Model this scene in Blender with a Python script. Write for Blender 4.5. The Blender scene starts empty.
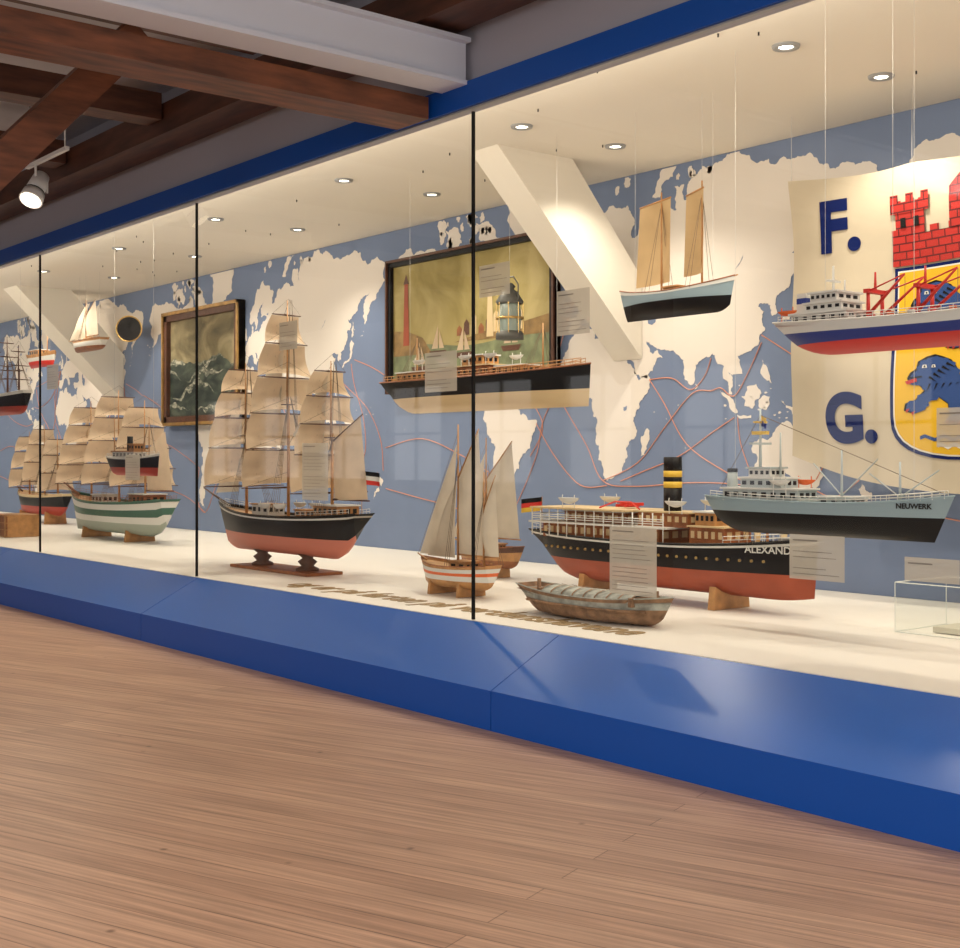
import bpy, bmesh, math, random, mathutils
from math import sin, cos, pi, radians
random.seed(4)
scene = bpy.context.scene
try:
    scene.view_settings.view_transform = 'Standard'
except Exception:
    pass

# ------------------------------------------------------------------ materials
MATS = {}
def mat(name, col=(.8,.8,.8), rough=.6, metal=0, var=0, scale=8, coat=0, transl=0, emit=None, stretch=None, spec=None):
    if name in MATS: return MATS[name]
    m = bpy.data.materials.new(name); m.use_nodes = True
    nt = m.node_tree; b = nt.nodes['Principled BSDF']
    b.inputs['Base Color'].default_value = (*col, 1)
    b.inputs['Roughness'].default_value = rough
    b.inputs['Metallic'].default_value = metal
    if spec is not None: b.inputs['Specular IOR Level'].default_value = spec
    if coat: b.inputs['Coat Weight'].default_value = coat
    if emit:
        b.inputs['Emission Color'].default_value = (*emit[0], 1)
        b.inputs['Emission Strength'].default_value = emit[1]
    if var:
        tc = nt.nodes.new('ShaderNodeTexCoord'); mp = nt.nodes.new('ShaderNodeMapping')
        if stretch: mp.inputs['Scale'].default_value = stretch
        n = nt.nodes.new('ShaderNodeTexNoise'); n.inputs['Scale'].default_value = scale
        n.inputs['Detail'].default_value = 5
        r = nt.nodes.new('ShaderNodeValToRGB')
        r.color_ramp.elements[0].position = .3; r.color_ramp.elements[1].position = .7
        r.color_ramp.elements[0].color = (*[max(0, c*(1-var)) for c in col], 1)
        r.color_ramp.elements[1].color = (*[min(1, c*(1+var*.6)) for c in col], 1)
        nt.links.new(tc.outputs['Object'], mp.inputs['Vector'])
        nt.links.new(mp.outputs['Vector'], n.inputs['Vector'])
        nt.links.new(n.outputs['Fac'], r.inputs['Fac'])
        nt.links.new(r.outputs['Color'], b.inputs['Base Color'])
    if transl:
        out = nt.nodes['Material Output']; t = nt.nodes.new('ShaderNodeBsdfTranslucent')
        t.inputs['Color'].default_value = (*col, 1)
        mx = nt.nodes.new('ShaderNodeMixShader'); mx.inputs[0].default_value = transl
        nt.links.new(b.outputs[0], mx.inputs[1]); nt.links.new(t.outputs[0], mx.inputs[2])
        nt.links.new(mx.outputs[0], out.inputs['Surface'])
    MATS[name] = m
    return m

BLACK = mat('hull_black', (.006,.006,.007), .45, spec=.2)
WHITE = mat('paint_white', (.70,.69,.65), .45)
CREAM = mat('hull_cream', (.66,.50,.28), .5)
PINK = mat('hull_pink', (.60,.19,.13), .5, spec=.3)
REDB = mat('hull_red', (.42,.05,.03), .5, spec=.3)
BRRED = mat('hull_redbrown', (.36,.075,.035), .5, var=.15, spec=.3)
BLUEH = mat('hull_blue', (.03,.05,.24), .4, spec=.3)
GREYB = mat('hull_greyblue', (.27,.36,.41), .5, spec=.3)
GREEN = mat('hull_green', (.03,.12,.08), .45)
WOOD = mat('wood_brown', (.30,.10,.03), .5, var=.35, scale=14)
WOODL = mat('wood_light', (.50,.25,.09), .5, var=.3, scale=14)
WOODD = mat('wood_dark', (.10,.035,.015), .5, var=.3, scale=14)
DECK = mat('deck_planks', (.45,.26,.12), .6, var=.25, scale=20)
SAIL = mat('sail_cloth', (.74,.58,.41), .9, var=.16, scale=5, transl=.3)
SAILT = mat('sail_tan', (.60,.42,.22), .9, var=.15, scale=5, transl=.25)
SAILW = mat('sail_white', (.70,.62,.50), .9, var=.16, scale=6, transl=.3)
ROPE = mat('rope', (.16,.11,.07), .8)
WIRE = mat('steel_wire', (.55,.53,.5), .4, metal=.4)
DARK = mat('dark_window', (.012,.012,.014), .3, spec=.2)
YEL = mat('paint_yellow', (.75,.48,.05), .5)
REDP = mat('paint_red', (.62,.03,.02), .45)
BRASS = mat('brass', (.6,.4,.15), .3, metal=1)
GREYM = mat('metal_grey', (.35,.36,.37), .4, metal=.3)
ORANGE = mat('paint_orange', (.75,.14,.03), .5)

# ------------------------------------------------------------------ mesh builder
class MB:
    def __init__(s): s.v=[]; s.f=[]; s.m=[]; s.mats=[]; s.sm=[]
    def mi(s, m):
        if m not in s.mats: s.mats.append(m)
        return s.mats.index(m)
    def face(s, idx, m, smooth=False):
        s.f.append(idx); s.m.append(s.mi(m)); s.sm.append(smooth)
    def box(s, c, d, m, rz=0, ry=0):
        b=len(s.v)
        for sx in(-.5,.5):
            for sy in(-.5,.5):
                for sz in(-.5,.5):
                    x,y,z=sx*d[0],sy*d[1],sz*d[2]
                    x,z=x*cos(ry)+z*sin(ry),-x*sin(ry)+z*cos(ry)
                    x,y=x*cos(rz)-y*sin(rz),x*sin(rz)+y*cos(rz)
                    s.v.append((c[0]+x,c[1]+y,c[2]+z))
        for q in((0,1,3,2),(4,6,7,5),(0,4,5,1),(2,3,7,6),(0,2,6,4),(1,5,7,3)):
            s.face([b+i for i in q],m)
    def cyl(s,p,q,r1,r2,m,n=8,caps=True):
        p=mathutils.Vector(p); q=mathutils.Vector(q); a=(q-p)
        if a.length<1e-6: return
        a.normalize()
        t=mathutils.Vector((0,0,1)) if abs(a.z)<.9 else mathutils.Vector((1,0,0))
        u=a.cross(t).normalized(); w=a.cross(u)
        b=len(s.v)
        for i in range(n):
            an=2*pi*i/n; o=u*cos(an)+w*sin(an)
            s.v.append(tuple(p+o*r1)); s.v.append(tuple(q+o*r2))
        for i in range(n):
            j=(i+1)%n
            s.face([b+2*i,b+2*j,b+2*j+1,b+2*i+1],m,n>5)
        if caps:
            s.face([b+2*i for i in range(n)][::-1],m); s.face([b+2*i+1 for i in range(n)],m)
    def line(s,p,q,m,r=.002): s.cyl(p,q,r,r,m,4,False)
    def path(s,pts,m,r=.003,n=5):
        for a,b in zip(pts,pts[1:]): s.cyl(a,b,r,r,m,n)
    def poly(s,pts,m):
        b=len(s.v); s.v+= [tuple(p) for p in pts]; s.face(list(range(b,b+len(pts))),m)
    def grid(s,fn,nu,nv,m,smooth=True):
        b=len(s.v)
        for i in range(nu+1):
            for j in range(nv+1): s.v.append(tuple(fn(i/nu,j/nv)))
        for i in range(nu):
            for j in range(nv):
                a=b+i*(nv+1)+j
                s.face([a,a+nv+1,a+nv+2,a+1],m,smooth)
    def lathe(s,c,prof,m,n=16,axis='z'):
        def fn(u,v):
            k=v*(len(prof)-1); i=min(int(k+1e-6),len(prof)-2); f=k-i
            r=prof[i][0]*(1-f)+prof[i+1][0]*f; h=prof[i][1]*(1-f)+prof[i+1][1]*f
            a=2*pi*u
            if axis=='z': return (c[0]+r*cos(a),c[1]+r*sin(a),c[2]+h)
            if axis=='y': return (c[0]+r*cos(a),c[1]+h,c[2]+r*sin(a))
            return (c[0]+h,c[1]+r*cos(a),c[2]+r*sin(a))
        s.grid(fn,n,len(prof)-1,m)
    def build(s,name,loc=(0,0,0),rz=0,parent=None,scale=1):
        me=bpy.data.meshes.new(name)
        me.from_pydata([(a*scale,b*scale,c*scale) for a,b,c in s.v] if scale!=1 else s.v,[],s.f)
        for m in s.mats: me.materials.append(m)
        for p,mi,sm in zip(me.polygons,s.m,s.sm): p.material_index=mi; p.use_smooth=sm
        me.update()
        o=bpy.data.objects.new(name,me); scene.collection.objects.link(o)
        o.location=loc; o.rotation_euler=(0,0,rz)
        if parent: o.parent=parent
        return o

def text_mesh(txt,size,offset=0,extrude=0,shear=0):
    c=bpy.data.curves.new('txt','FONT'); c.body=txt; c.size=size; c.offset=offset; c.extrude=extrude; c.shear=shear
    t=bpy.data.objects.new('tmp',c); scene.collection.objects.link(t)
    bpy.context.view_layer.update()
    me=bpy.data.meshes.new_from_object(t.evaluated_get(bpy.context.evaluated_depsgraph_get()))
    bpy.data.objects.remove(t); me.materials.clear()
    return me
def fill_mesh(polys):
    cu=bpy.data.curves.new('fill','CURVE'); cu.dimensions='2D'; cu.fill_mode='BOTH'
    for P in polys:
        sp=cu.splines.new('POLY'); sp.points.add(len(P)-1); sp.use_cyclic_u=True
        for i,(x,z) in enumerate(P): sp.points[i].co=(x,z,0,1)
    t=bpy.data.objects.new('t',cu); scene.collection.objects.link(t); bpy.context.view_layer.update()
    me=bpy.data.meshes.new_from_object(t.evaluated_get(bpy.context.evaluated_depsgraph_get())); bpy.data.objects.remove(t)
    return me
def hull_name(txt,size,m,x0,z0,bt,L,parent,k=1.0):
    # lettering wrapped to the starboard-side plating
    me=text_mesh(txt,size,.0012); me.materials.append(m)
    for v in me.vertices:
        x=x0+v.co.x; v.co=(x,-bt(cl((x+L/2)/L))*k-.004,z0+v.co.y)
    o=bpy.data.objects.new('ship_name',me); scene.collection.objects.link(o); o.parent=parent

# ------------------------------------------------------------------ ship parts (bow = +x, keel z=0)
def cl(x,a=0,b=1): return max(a,min(b,x))
def hull(mb,L,B,zd,wl,bands,bot,bow_rise=.05,stern_rise=.03,sw=.35,bowrake=.1,sternrake=.05,counter=0,forefoot=0,
         deck=DECK,bul=.02,N=30,p=2.6,railmat=None,full=.4):
    def bt(t):
        a=sw+(1-sw)*sin(cl(t/full)*pi/2); b=sin(cl((1-t)/.42)*pi/2)**.9
        return B/2*a*b
    def dz(t): return zd+bow_rise*cl((t-.5)*2)**2+stern_rise*cl((.5-t)*2)**2
    def kz(t): return counter*cl((.16-t)/.16)**2+forefoot*cl((t-.86)/.14)**2
    def xx(t,v=1):
        return -L/2+L*t-bowrake*(1-v)*cl((t-.6)/.4)**2+sternrake*(1-v)*cl((.4-t)/.4)**2
    levels=[]
    nb=5
    mats=[]
    for j in range(nb+1): levels.append(('b',j/nb))
    mats+=[bot]*nb
    prev=0
    for fr,m in bands:
        for k in (1,2):
            levels.append(('t',prev+(fr-prev)*k/2)); mats.append(m)
        prev=fr
    nl=len(levels)
    def pt(t,lv,side):
        k=kz(t); d=dz(t); w=max(wl,k)
        z = k+(w-k)*lv[1] if lv[0]=='b' else w+(d-w)*lv[1]
        v=cl((z-k)/(d-k)); f=(1-(1-v)**p)**(1/p); mm=cl(sin(pi*cl(t,.0,1)))**.5
        y=bt(t)*((1-mm)*v**.75+mm*f)
        return (xx(t,v),side*y,z)
    for side in(1,-1):
        b=len(mb.v)
        for i in range(N+1):
            for lv in levels: mb.v.append(pt(i/N,lv,side))
        for i in range(N):
            for j in range(nl-1):
                a=b+i*nl+j; q=[a,a+nl,a+nl+1,a+1]
                mb.face(q if side<0 else q[::-1],mats[j],True)
    if sw>0:
        for j in range(nl-1):
            mb.poly([pt(0,levels[j],1),pt(0,levels[j+1],1),pt(0,levels[j+1],-1),pt(0,levels[j],-1)],mats[j])
    mb.grid(lambda u,v:(xx(u,.95),(v*2-1)*bt(u)*.97,dz(u)-bul),N,2,deck,False)
    rm=railmat or bands[-1][1]
    for side in(1,-1):
        pp=[(xx(i/N),side*bt(i/N),dz(i/N)) for i in range(N+1)]
        mb.path(pp,rm,max(.004,L*.0025),4)
    return bt,dz,xx

def rail(mb,bt,dz,xx,t0,t1,h,m,n=16,inset=.95,r=.0022,rows=2):
    for side in(1,-1):
        pts=[]
        for i in range(n+1):
            t=t0+(t1-t0)*i/n; x=xx(t); y=side*bt(t)*inset; z=dz(t)
            mb.line((x,y,z-.01),(x,y,z+h),m,r); pts.append((x,y,z))
        for k in range(1,rows+1):
            mb.path([(a,b,c+h*k/rows) for a,b,c in pts],m,r,4)

def house(mb,x0,x1,w,z0,z1,m,n=6,roof=None,win=DARK,wh=.4,over=.012,yc=0):
    mb.box(((x0+x1)/2,yc,(z0+z1)/2),(x1-x0,w,z1-z0),m)
    mb.box(((x0+x1)/2,yc,z1+.005),(x1-x0+2*over,w+2*over,.01),roof or m)
    for side in(1,-1):
        for i in range(n):
            x=x0+(x1-x0)*(i+.5)/n
            mb.box((x,yc+side*w/2,z0+(z1-z0)*.58),((x1-x0)/n*.5,.006,(z1-z0)*wh),win)
    for xe in (x0,x1):
        for k in(-1,0,1): mb.box((xe,yc+k*w*.3,z0+(z1-z0)*.58),(.006,w*.17,(z1-z0)*wh),win)

def shrouds(mb,x,z0,zt,hb,n=4,dx=.04,rat=True,m=ROPE,r=.0018):
    for side in(1,-1):
        for i in range(n):
            mb.line((x-dx*(i),side*hb,z0),(x,side*.008,zt),m,r)
        if rat:
            k=9
            for j in range(1,k):
                f=j/(k+1)
                mb.line((x,side*(hb*(1-f)+.008*f),z0+(zt-z0)*f),(x-dx*(n-1)*(1-f),side*(hb*(1-f)+.008*f),z0+(zt-z0)*f),m,r*.8)

def square_mast(mb,x,z0,zt,yards,sailm=SAIL,r=.014,ang=.25,bulge=.05,sails=True,mastm=WOODL):
    mb.cyl((x,0,z0),(x,0,z0+(zt-z0)*.55),r,r*.8,mastm,8)
    mb.cyl((x+.018,0,z0+(zt-z0)*.5),(x+.018,0,zt),r*.7,r*.3,mastm,8)
    mb.box((x+.01,0,z0+(zt-z0)*.52),(.07,.09,.008),WOODD)
    ca,sa=cos(ang),sin(ang)
    def tr(fx,y): return (x+.03+fx*ca-y*sa, fx*sa+y*ca)
    for z,h in yards:
        a=tr(0,-h); b=tr(0,h)
        mb.cyl((*a,z),(x+.03,0,z),r*.3,r*.6,WOODD,6); mb.cyl((x+.03,0,z),(*b,z),r*.6,r*.3,WOODD,6)
        mb.line((*a,z),(x,0,z+.13),ROPE,.0012); mb.line((*b,z),(x,0,z+.13),ROPE,.0012)
    if sails:
        for (z1,h1),(z2,h2) in zip(yards,yards[1:]):
            def fn(u,v,z1=z1,h1=h1,z2=z2,h2=h2):
                h=(h1*(1-v)+h2*v)*.95; y=(u*2-1)*h
                bx=bulge*sin(pi*min(1,v*.92+.05))*(1-(u*2-1)**2*.55)+.012
                z=z1+(z2-z1)*v*.95
                z+= .03*(1-(u*2-1)**2)*(v**3)
                X,Y=tr(bx,y); return (X,Y,z-.006)
            mb.grid(fn,8,6,sailm)
            for q in(-.6,-.2,.2,.6):
                mb.path([(tr(bulge*sin(pi*min(1,v*.92+.05))*(1-q*q*.55)+.015,q*(h1*(1-v)+h2*v)*.95)+(z1+(z2-z1)*v*.95+.03*(1-q*q)*v**3-.006,)) for v in(0,.25,.5,.75,1)],ROPE,.0011,3)

def tri_sail(mb,a,b,c,m=SAIL,bulge=.03,off=(0,1,0)):
    def fn(u,v):
        p=[a[k]*(1-u)+(b[k]*(1-v)+c[k]*v)*u for k in range(3)]
        w=bulge*sin(pi*u*.9)*sin(pi*cl(v,.05,.95))
        return [p[k]+off[k]*w for k in range(3)]
    mb.grid(fn,8,6,m)
def quad_sail(mb,a,b,c,d,m=SAIL,bulge=.03,off=(0,1,0)):
    def fn(u,v):
        w=bulge*sin(pi*u)*sin(pi*v*.9)
        return [(a[k]*(1-u)+b[k]*u)*(1-v)+(d[k]*(1-u)+c[k]*u)*v+off[k]*w for k in range(3)]
    mb.grid(fn,8,6,m)

def cradle(mb,xs,z0,z1,w,m=WOODL,t=.035):
    for x in xs:
        for side in (1,-1):
            for xo in(-t/2,t/2):
                mb.poly([(x+xo,0,z0),(x+xo,side*w,z0),(x+xo,side*w*.9,z1+.06),(x+xo,side*w*.55,z1+.03),(x+xo,0,z1)],m)
            mb.poly([(x-t/2,side*w,z0),(x+t/2,side*w,z0),(x+t/2,side*w*.9,z1+.06),(x-t/2,side*w*.9,z1+.06)],m)
            mb.poly([(x-t/2,side*w*.9,z1+.06),(x+t/2,side*w*.9,z1+.06),(x+t/2,side*w*.55,z1+.03),(x-t/2,side*w*.55,z1+.03)],m)
def pedestals(mb,xs,z0,z1,m=WOODD,r=.06,base=None):
    if base: mb.box(((xs[0]+xs[-1])/2,0,z0+.012),(base[0],base[1],.024),WOOD)
    for x in xs:
        h=z1-z0-.02
        mb.lathe((x,0,z0+.02),[(0,0),(r*1.1,0),(r*1.1,h*.15),(r*.6,h*.3),(r*.95,h*.55),(r*.5,h*.75),(r*1.0,h),(0,h)],m,14)
def flag(mb,x,y,z,w,h,cols,pole=.2,dx=-1):
    mb.line((x,y,z-pole),(x,y,z+h*1.05),WOODL,.003)
    n=len(cols)
    for i,c in enumerate(cols):
        mb.grid(lambda u,v,i=i:(x+dx*w*u*cos(.5),y+.012*sin(u*6)-w*u*.4,z+h*(n-i-v)/n-.02*u),6,1,c)
def wires(mb,pts,zc):
    for x,y,z in pts: mb.line((x,y,z),(x,y,zc-.004),WIRE,.0013)
def lifeboat(mb,x,y,z,l=.12,m=WHITE):
    def fn(u,v):
        a=sin(pi*cl(u,.02,.98))**.6
        return (x+l*(u-.5), y+l*.16*a*cos(pi*v+pi), z+.04-l*.22*a*sin(pi*v))
    mb.grid(fn,8,6,m)
    mb.grid(lambda u,v:(x+l*(u-.5),y+(v*2-1)*l*.16*sin(pi*cl(u,.02,.98))**.6,z+.04),8,1,m)
    for k in(-.3,.3): mb.path([(x+k*l,y,z-.04),(x+k*l,y*1.02,z+.05),(x+k*l,y,z+.06)],m,.003)

ZC=3.72; ZF=.455      # case ceiling / case floor
DG=4.70; DB=7.70      # glass plane, rear wall
XR=-.6; XL=-33

# ------------------------------------------------------------------ room shell
def simple_box(name,x0,x1,y0,y1,z0,z1,m):
    mb=MB(); mb.box(((x0+x1)/2,(y0+y1)/2,(z0+z1)/2),(abs(x1-x0),abs(y1-y0),abs(z1-z0)),m); return mb.build(name)

fm=bpy.data.materials.new('floor_boards'); fm.use_nodes=True; nt=fm.node_tree; b=nt.nodes['Principled BSDF']
tc=nt.nodes.new('ShaderNodeTexCoord'); mp=nt.nodes.new('ShaderNodeMapping'); mp.vector_type='TEXTURE'
mp.inputs['Rotation'].default_value=(0,0,radians(20)); nt.links.new(tc.outputs['Object'],mp.inputs['Vector'])
br=nt.nodes.new('ShaderNodeTexBrick'); br.inputs['Scale'].default_value=1; br.inputs['Brick Width'].default_value=5.4
br.inputs['Row Height'].default_value=.12; br.inputs['Mortar Size'].default_value=.003; br.inputs['Mortar Smooth'].default_value=.4
br.offset=.37
br.inputs['Color1'].default_value=(.46,.285,.19,1); br.inputs['Color2'].default_value=(.38,.225,.148,1); br.inputs['Mortar'].default_value=(.20,.11,.07,1)
nt.links.new(mp.outputs[0],br.inputs['Vector'])
mp2=nt.nodes.new('ShaderNodeMapping'); mp2.inputs['Scale'].default_value=(1.0,34,1); nt.links.new(mp.outputs[0],mp2.inputs['Vector'])
no=nt.nodes.new('ShaderNodeTexNoise'); no.inputs['Scale'].default_value=1.6; no.inputs['Detail'].default_value=8; nt.links.new(mp2.outputs[0],no.inputs['Vector'])
rp=nt.nodes.new('ShaderNodeValToRGB'); rp.color_ramp.elements[0].position=.34; rp.color_ramp.elements[0].color=(.60,.58,.58,1); rp.color_ramp.elements[1].position=.66; rp.color_ramp.elements[1].color=(1.2,1.18,1.17,1)
nt.links.new(no.outputs['Fac'],rp.inputs['Fac'])
mx=nt.nodes.new('ShaderNodeMixRGB'); mx.blend_type='MULTIPLY'; mx.inputs[0].default_value=.85
nt.links.new(br.outputs['Color'],mx.inputs[1]); nt.links.new(rp.outputs['Color'],mx.inputs[2])
vo=nt.nodes.new('ShaderNodeTexVoronoi'); vo.inputs['Scale'].default_value=3.2; nt.links.new(mp.outputs[0],vo.inputs['Vector'])
kr=nt.nodes.new('ShaderNodeValToRGB'); kr.color_ramp.elements[0].position=.02; kr.color_ramp.elements[0].color=(.45,.4,.38,1); kr.color_ramp.elements[1].position=.06; kr.color_ramp.elements[1].color=(1,1,1,1)
nt.links.new(vo.outputs['Distance'],kr.inputs[0])
mk=nt.nodes.new('ShaderNodeMixRGB'); mk.blend_type='MULTIPLY'; mk.inputs[0].default_value=1
nt.links.new(mx.outputs[0],mk.inputs[1]); nt.links.new(kr.outputs[0],mk.inputs[2]); nt.links.new(mk.outputs[0],b.inputs['Base Color'])
b.inputs['Roughness'].default_value=.42
bp=nt.nodes.new('ShaderNodeBump'); bp.inputs['Strength'].default_value=.2; bp.inputs['Distance'].default_value=.01
nt.links.new(no.outputs['Fac'],bp.inputs['Height']); nt.links.new(bp.outputs[0],b.inputs['Normal'])
simple_box('floor',XL,4,-7,8,-.1,0,fm)

CASEW=mat('case_cream',(.80,.75,.66),.7)
CASEF=mat('case_floor_cream',(.88,.84,.77),.45)
OCEAN=mat('mural_ocean_blue',(.175,.235,.38),.75,var=.06,scale=2)
LAND=mat('mural_land',(.79,.73,.67),.75)
ROUTE=mat('mural_route',(.70,.30,.20),.7)
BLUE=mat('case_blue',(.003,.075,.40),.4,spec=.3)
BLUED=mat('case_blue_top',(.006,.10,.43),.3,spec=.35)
GREYW=mat('wall_grey',(.42,.42,.48),.8)
simple_box('wall_back',XL,XR,DB,DB+.2,0,4.4,OCEAN)
simple_box('wall_left',XL-.2,XL,-7,8,0,4.4,GREYW)
simple_box('wall_right_case_end',XR,XR+.1,DG,DB,0,4.4,CASEW)
simple_box('display_case_plinth',XL+.01,XR-.01,DG,DB-.005,0,ZF,CASEF)
simple_box('display_case_ceiling',XL+.01,XR-.01,DG+.10,DB-.005,ZC,ZC+.06,CASEW)
simple_box('wall_above_case',XL,XR,DG+.01,DG+.09,3.43,4.4,GREYW)
mb=MB(); WW=mat('room_wall_white',(.62,.60,.57),.8)
mb.box(((XL+4)/2,-7.1,.45),(4-XL,.2,.9),WW); mb.box(((XL+4)/2,-7.1,3.65),(4-XL,.2,1.5),WW)
x=XL
while x<4:
    mb.box((x+.45,-7.1,1.9),(.9,.2,2.0),WW)
    for k in(.9,1.85,2.8):
        mb.box((x+k+.03,-7.08,1.9),(.05,.06,2.0),WHITE)
    mb.box((x+1.9,-7.08,1.9),(1.95,.06,.05),WHITE)
    x+=2.85
mb.build('wall_front')
mb=MB(); mb.box(((XL+XR)/2,DG-.035,3.485),(XR-XL,.07,.145),BLUE)
mb.box(((XL+XR)/2,DG-.035,3.406),(XR-XL,.03,.01),GREYM); mb.build('case_fascia')
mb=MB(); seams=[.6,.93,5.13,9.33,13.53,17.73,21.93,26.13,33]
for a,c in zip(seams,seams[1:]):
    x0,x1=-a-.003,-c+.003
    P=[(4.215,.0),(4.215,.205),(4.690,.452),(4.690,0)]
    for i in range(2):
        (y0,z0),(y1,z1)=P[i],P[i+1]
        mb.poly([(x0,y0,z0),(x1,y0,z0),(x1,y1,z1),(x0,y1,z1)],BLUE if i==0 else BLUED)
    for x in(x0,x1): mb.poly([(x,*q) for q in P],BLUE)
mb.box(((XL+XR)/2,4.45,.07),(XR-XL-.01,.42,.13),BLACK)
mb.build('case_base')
# glass + mullions
gm=bpy.data.materials.new('clear_glass'); gm.use_nodes=True; nt=gm.node_tree; nt.nodes.remove(nt.nodes['Principled BSDF'])
tr=nt.nodes.new('ShaderNodeBsdfTransparent'); tr.inputs[0].default_value=(.96,.98,.97,1); gl=nt.nodes.new('ShaderNodeBsdfGlossy'); gl.inputs['Roughness'].default_value=.02
lw=nt.nodes.new('ShaderNodeLayerWeight'); pw=nt.nodes.new('ShaderNodeMath'); pw.operation='POWER'; pw.inputs[1].default_value=4.5
ma=nt.nodes.new('ShaderNodeMath'); ma.operation='MULTIPLY_ADD'; ma.inputs[1].default_value=.5; ma.inputs[2].default_value=.045
nt.links.new(lw.outputs['Facing'],pw.inputs[0]); nt.links.new(pw.outputs[0],ma.inputs[0])
ms=nt.nodes.new('ShaderNodeMixShader')
nt.links.new(ma.outputs[0],ms.inputs[0]); nt.links.new(tr.outputs[0],ms.inputs[1]); nt.links.new(gl.outputs[0],ms.inputs[2]); nt.links.new(ms.outputs[0],nt.nodes['Material Output'].inputs['Surface'])
mull=[2.45,5.88,9.37,12.75,16.2,19.65,23.1,26.55,30.0]
edges=[.6]+mull+[33]
mb=MB()
for a,c in zip(edges,edges[1:]):
    mb.poly([(-a-.01,DG,ZF+.002),(-c+.01,DG,ZF+.002),(-c+.01,DG,3.405),(-a-.01,DG,3.405)],gm)
mb.build('case_glass_front')
mb=MB()
for s in mull: mb.box((-s,DG,(ZF+.004+3.40)/2),(.013,.018,3.40-ZF-.004),BLACK)
mb.build('case_mullions')

# ------------------------------------------------------------------ world map mural (Mercator)
EQ=1.83; K=61.3
def merc(lon,lat,off=0):
    lat=cl(lat,-58,74.9); y=math.log(math.tan(pi/4+radians(lat)/2))
    s=7.83-(lon-20)/K+off
    return (-s, EQ+y*.935)
C=[]
C.append([(-168,66),(-162,70),(-156,71),(-140,70),(-128,70),(-115,68),(-108,68),(-95,69),(-90,71),(-86,68),(-88,64),(-94,61),(-93,58),(-82,55),(-79,51),(-77,56),(-78,62),(-72,61),(-65,60),(-60,55),(-56,52),(-65,50),(-65,47),(-60,46),(-66,44),(-70,43),(-71,41),(-75,38),(-76,35),(-81,31),(-80,26),(-82,28),(-84,30),(-90,29),(-97,27),(-97,21),(-94,18),(-90,19),(-90,21),(-87,21),(-88,16),(-83,15),(-83,10),(-79,9),(-80,7.5),(-85,11),(-94,16),(-105,20),(-106,24),(-112,30),(-114,31),(-110,24),(-115,29),(-117,33),(-121,35),(-124,40),(-124,47),(-130,54),(-137,59),(-150,60),(-153,57),(-160,55),(-158,58),(-165,61),(-162,64)])
C.append([(-65,62),(-62,66),(-70,70),(-80,73),(-88,73),(-85,70),(-74,66),(-74,64)])
C.append([(-105,69),(-116,70),(-117,73),(-105,73),(-101,70)])
C.append([(-120,72),(-125,74),(-118,74.8),(-115,73.5)])
C.append([(-44,60),(-52,64),(-54,70),(-58,74.9),(-20,74.9),(-22,70),(-32,68),(-40,65)])
C.append([(-22,64),(-24,66),(-16,66.5),(-14,65),(-18,63.5)])
C.append([(-78,8),(-72,12),(-62,10),(-52,5),(-50,0),(-44,-3),(-35,-6),(-38,-13),(-40,-21),(-48,-26),(-54,-34),(-58,-38),(-62,-40),(-65,-44),(-67,-50),(-68,-55),(-74,-52),(-74,-44),(-72,-35),(-70,-20),(-76,-14),(-81,-5),(-80,0),(-77,5)])
C.append([(-6,35),(10,37),(11,33),(20,31),(32,31),(35,27),(38,19),(43,12),(51,12),(48,5),(41,-3),(40,-10),(40,-16),(35,-20),(35,-25),(31,-30),(26,-34),(19,-35),(17,-30),(14,-22),(12,-15),(13,-8),(9,-1),(9,4),(4,6),(-4,5),(-8,4),(-13,9),(-17,14),(-17,21),(-12,28),(-9,32)])
C.append([(49,-12),(50,-16),(47,-25),(44,-25),(44,-18)])
C.append([(-9,37),(-9,43),(-2,43),(-1,46),(-4,48),(2,51),(8,54),(8,57),(10,57),(10,54),(19,54.5),(24,58),(30,60),(22,60),(21,63),(25,65),(18,62),(17,58),(13,55.5),(11,59),(6,58),(5,62),(14,68),(25,71),(40,67.5),(38,64),(44,66),(46,68),(60,69),(68,68),(67,72),(73,72),(75,69),(80,73),(100,74.8),(113,74),(127,72),(140,72.5),(160,69.5),(179.9,69),(179.9,65),(170,60),(163,58),(157,51),(156,57),(163,62),(150,59),(137,54),(141,52),(135,44),(128,40),(129,36),(126,35),(125,39),(118,39),(122,37),(120,34),(122,30),(118,24),(110,21),(106,20),(109,12),(105,9),(100,13),(103,3),(101,3),(98,10),(98,16),(94,17),(91,22),(87,21),(80,15),(80,11),(77.5,8),(73,17),(70,22),(66,25),(57,26),(51,28),(48,30),(52,24),(56,25),(59,22),(52,16),(44,13),(39,21),(35,28),(34,31),(36,36),(28,36.5),(27,40),(40,41),(39,46),(31,46),(28,43),(24,40),(22,37),(19,41),(13,45),(18,40),(15,38),(8,44),(3,43),(0,39),(-5,36)])
C.append([(-5,50),(1,51),(1,53),(-2,57),(-5,58.5),(-3,54)]); C.append([(-10,52),(-6,52.5),(-6,55),(-9,54)])
C.append([(130,31),(136,34),(141,36),(142,40),(145,43),(141,45),(140,39),(132,34)])
C.append([(109,1),(117,7),(119,1),(115,-4),(110,-3)]); C.append([(95,5),(104,-1),(106,-6),(101,-3)])
C.append([(105,-6),(114,-7),(114,-8.5),(106,-7.5)]); C.append([(131,-1),(141,-3),(150,-10),(143,-9),(137,-7)])
C.append([(120,18),(124,12),(126,7),(122,9)]); C.append([(120,1),(125,1),(122,-5),(119,-5)])
C.append([(114,-22),(122,-18),(130,-12),(137,-12),(140,-17),(142,-11),(146,-19),(153,-26),(150,-37),(143,-39),(137,-34),(130,-32),(118,-35),(115,-33)])
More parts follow.
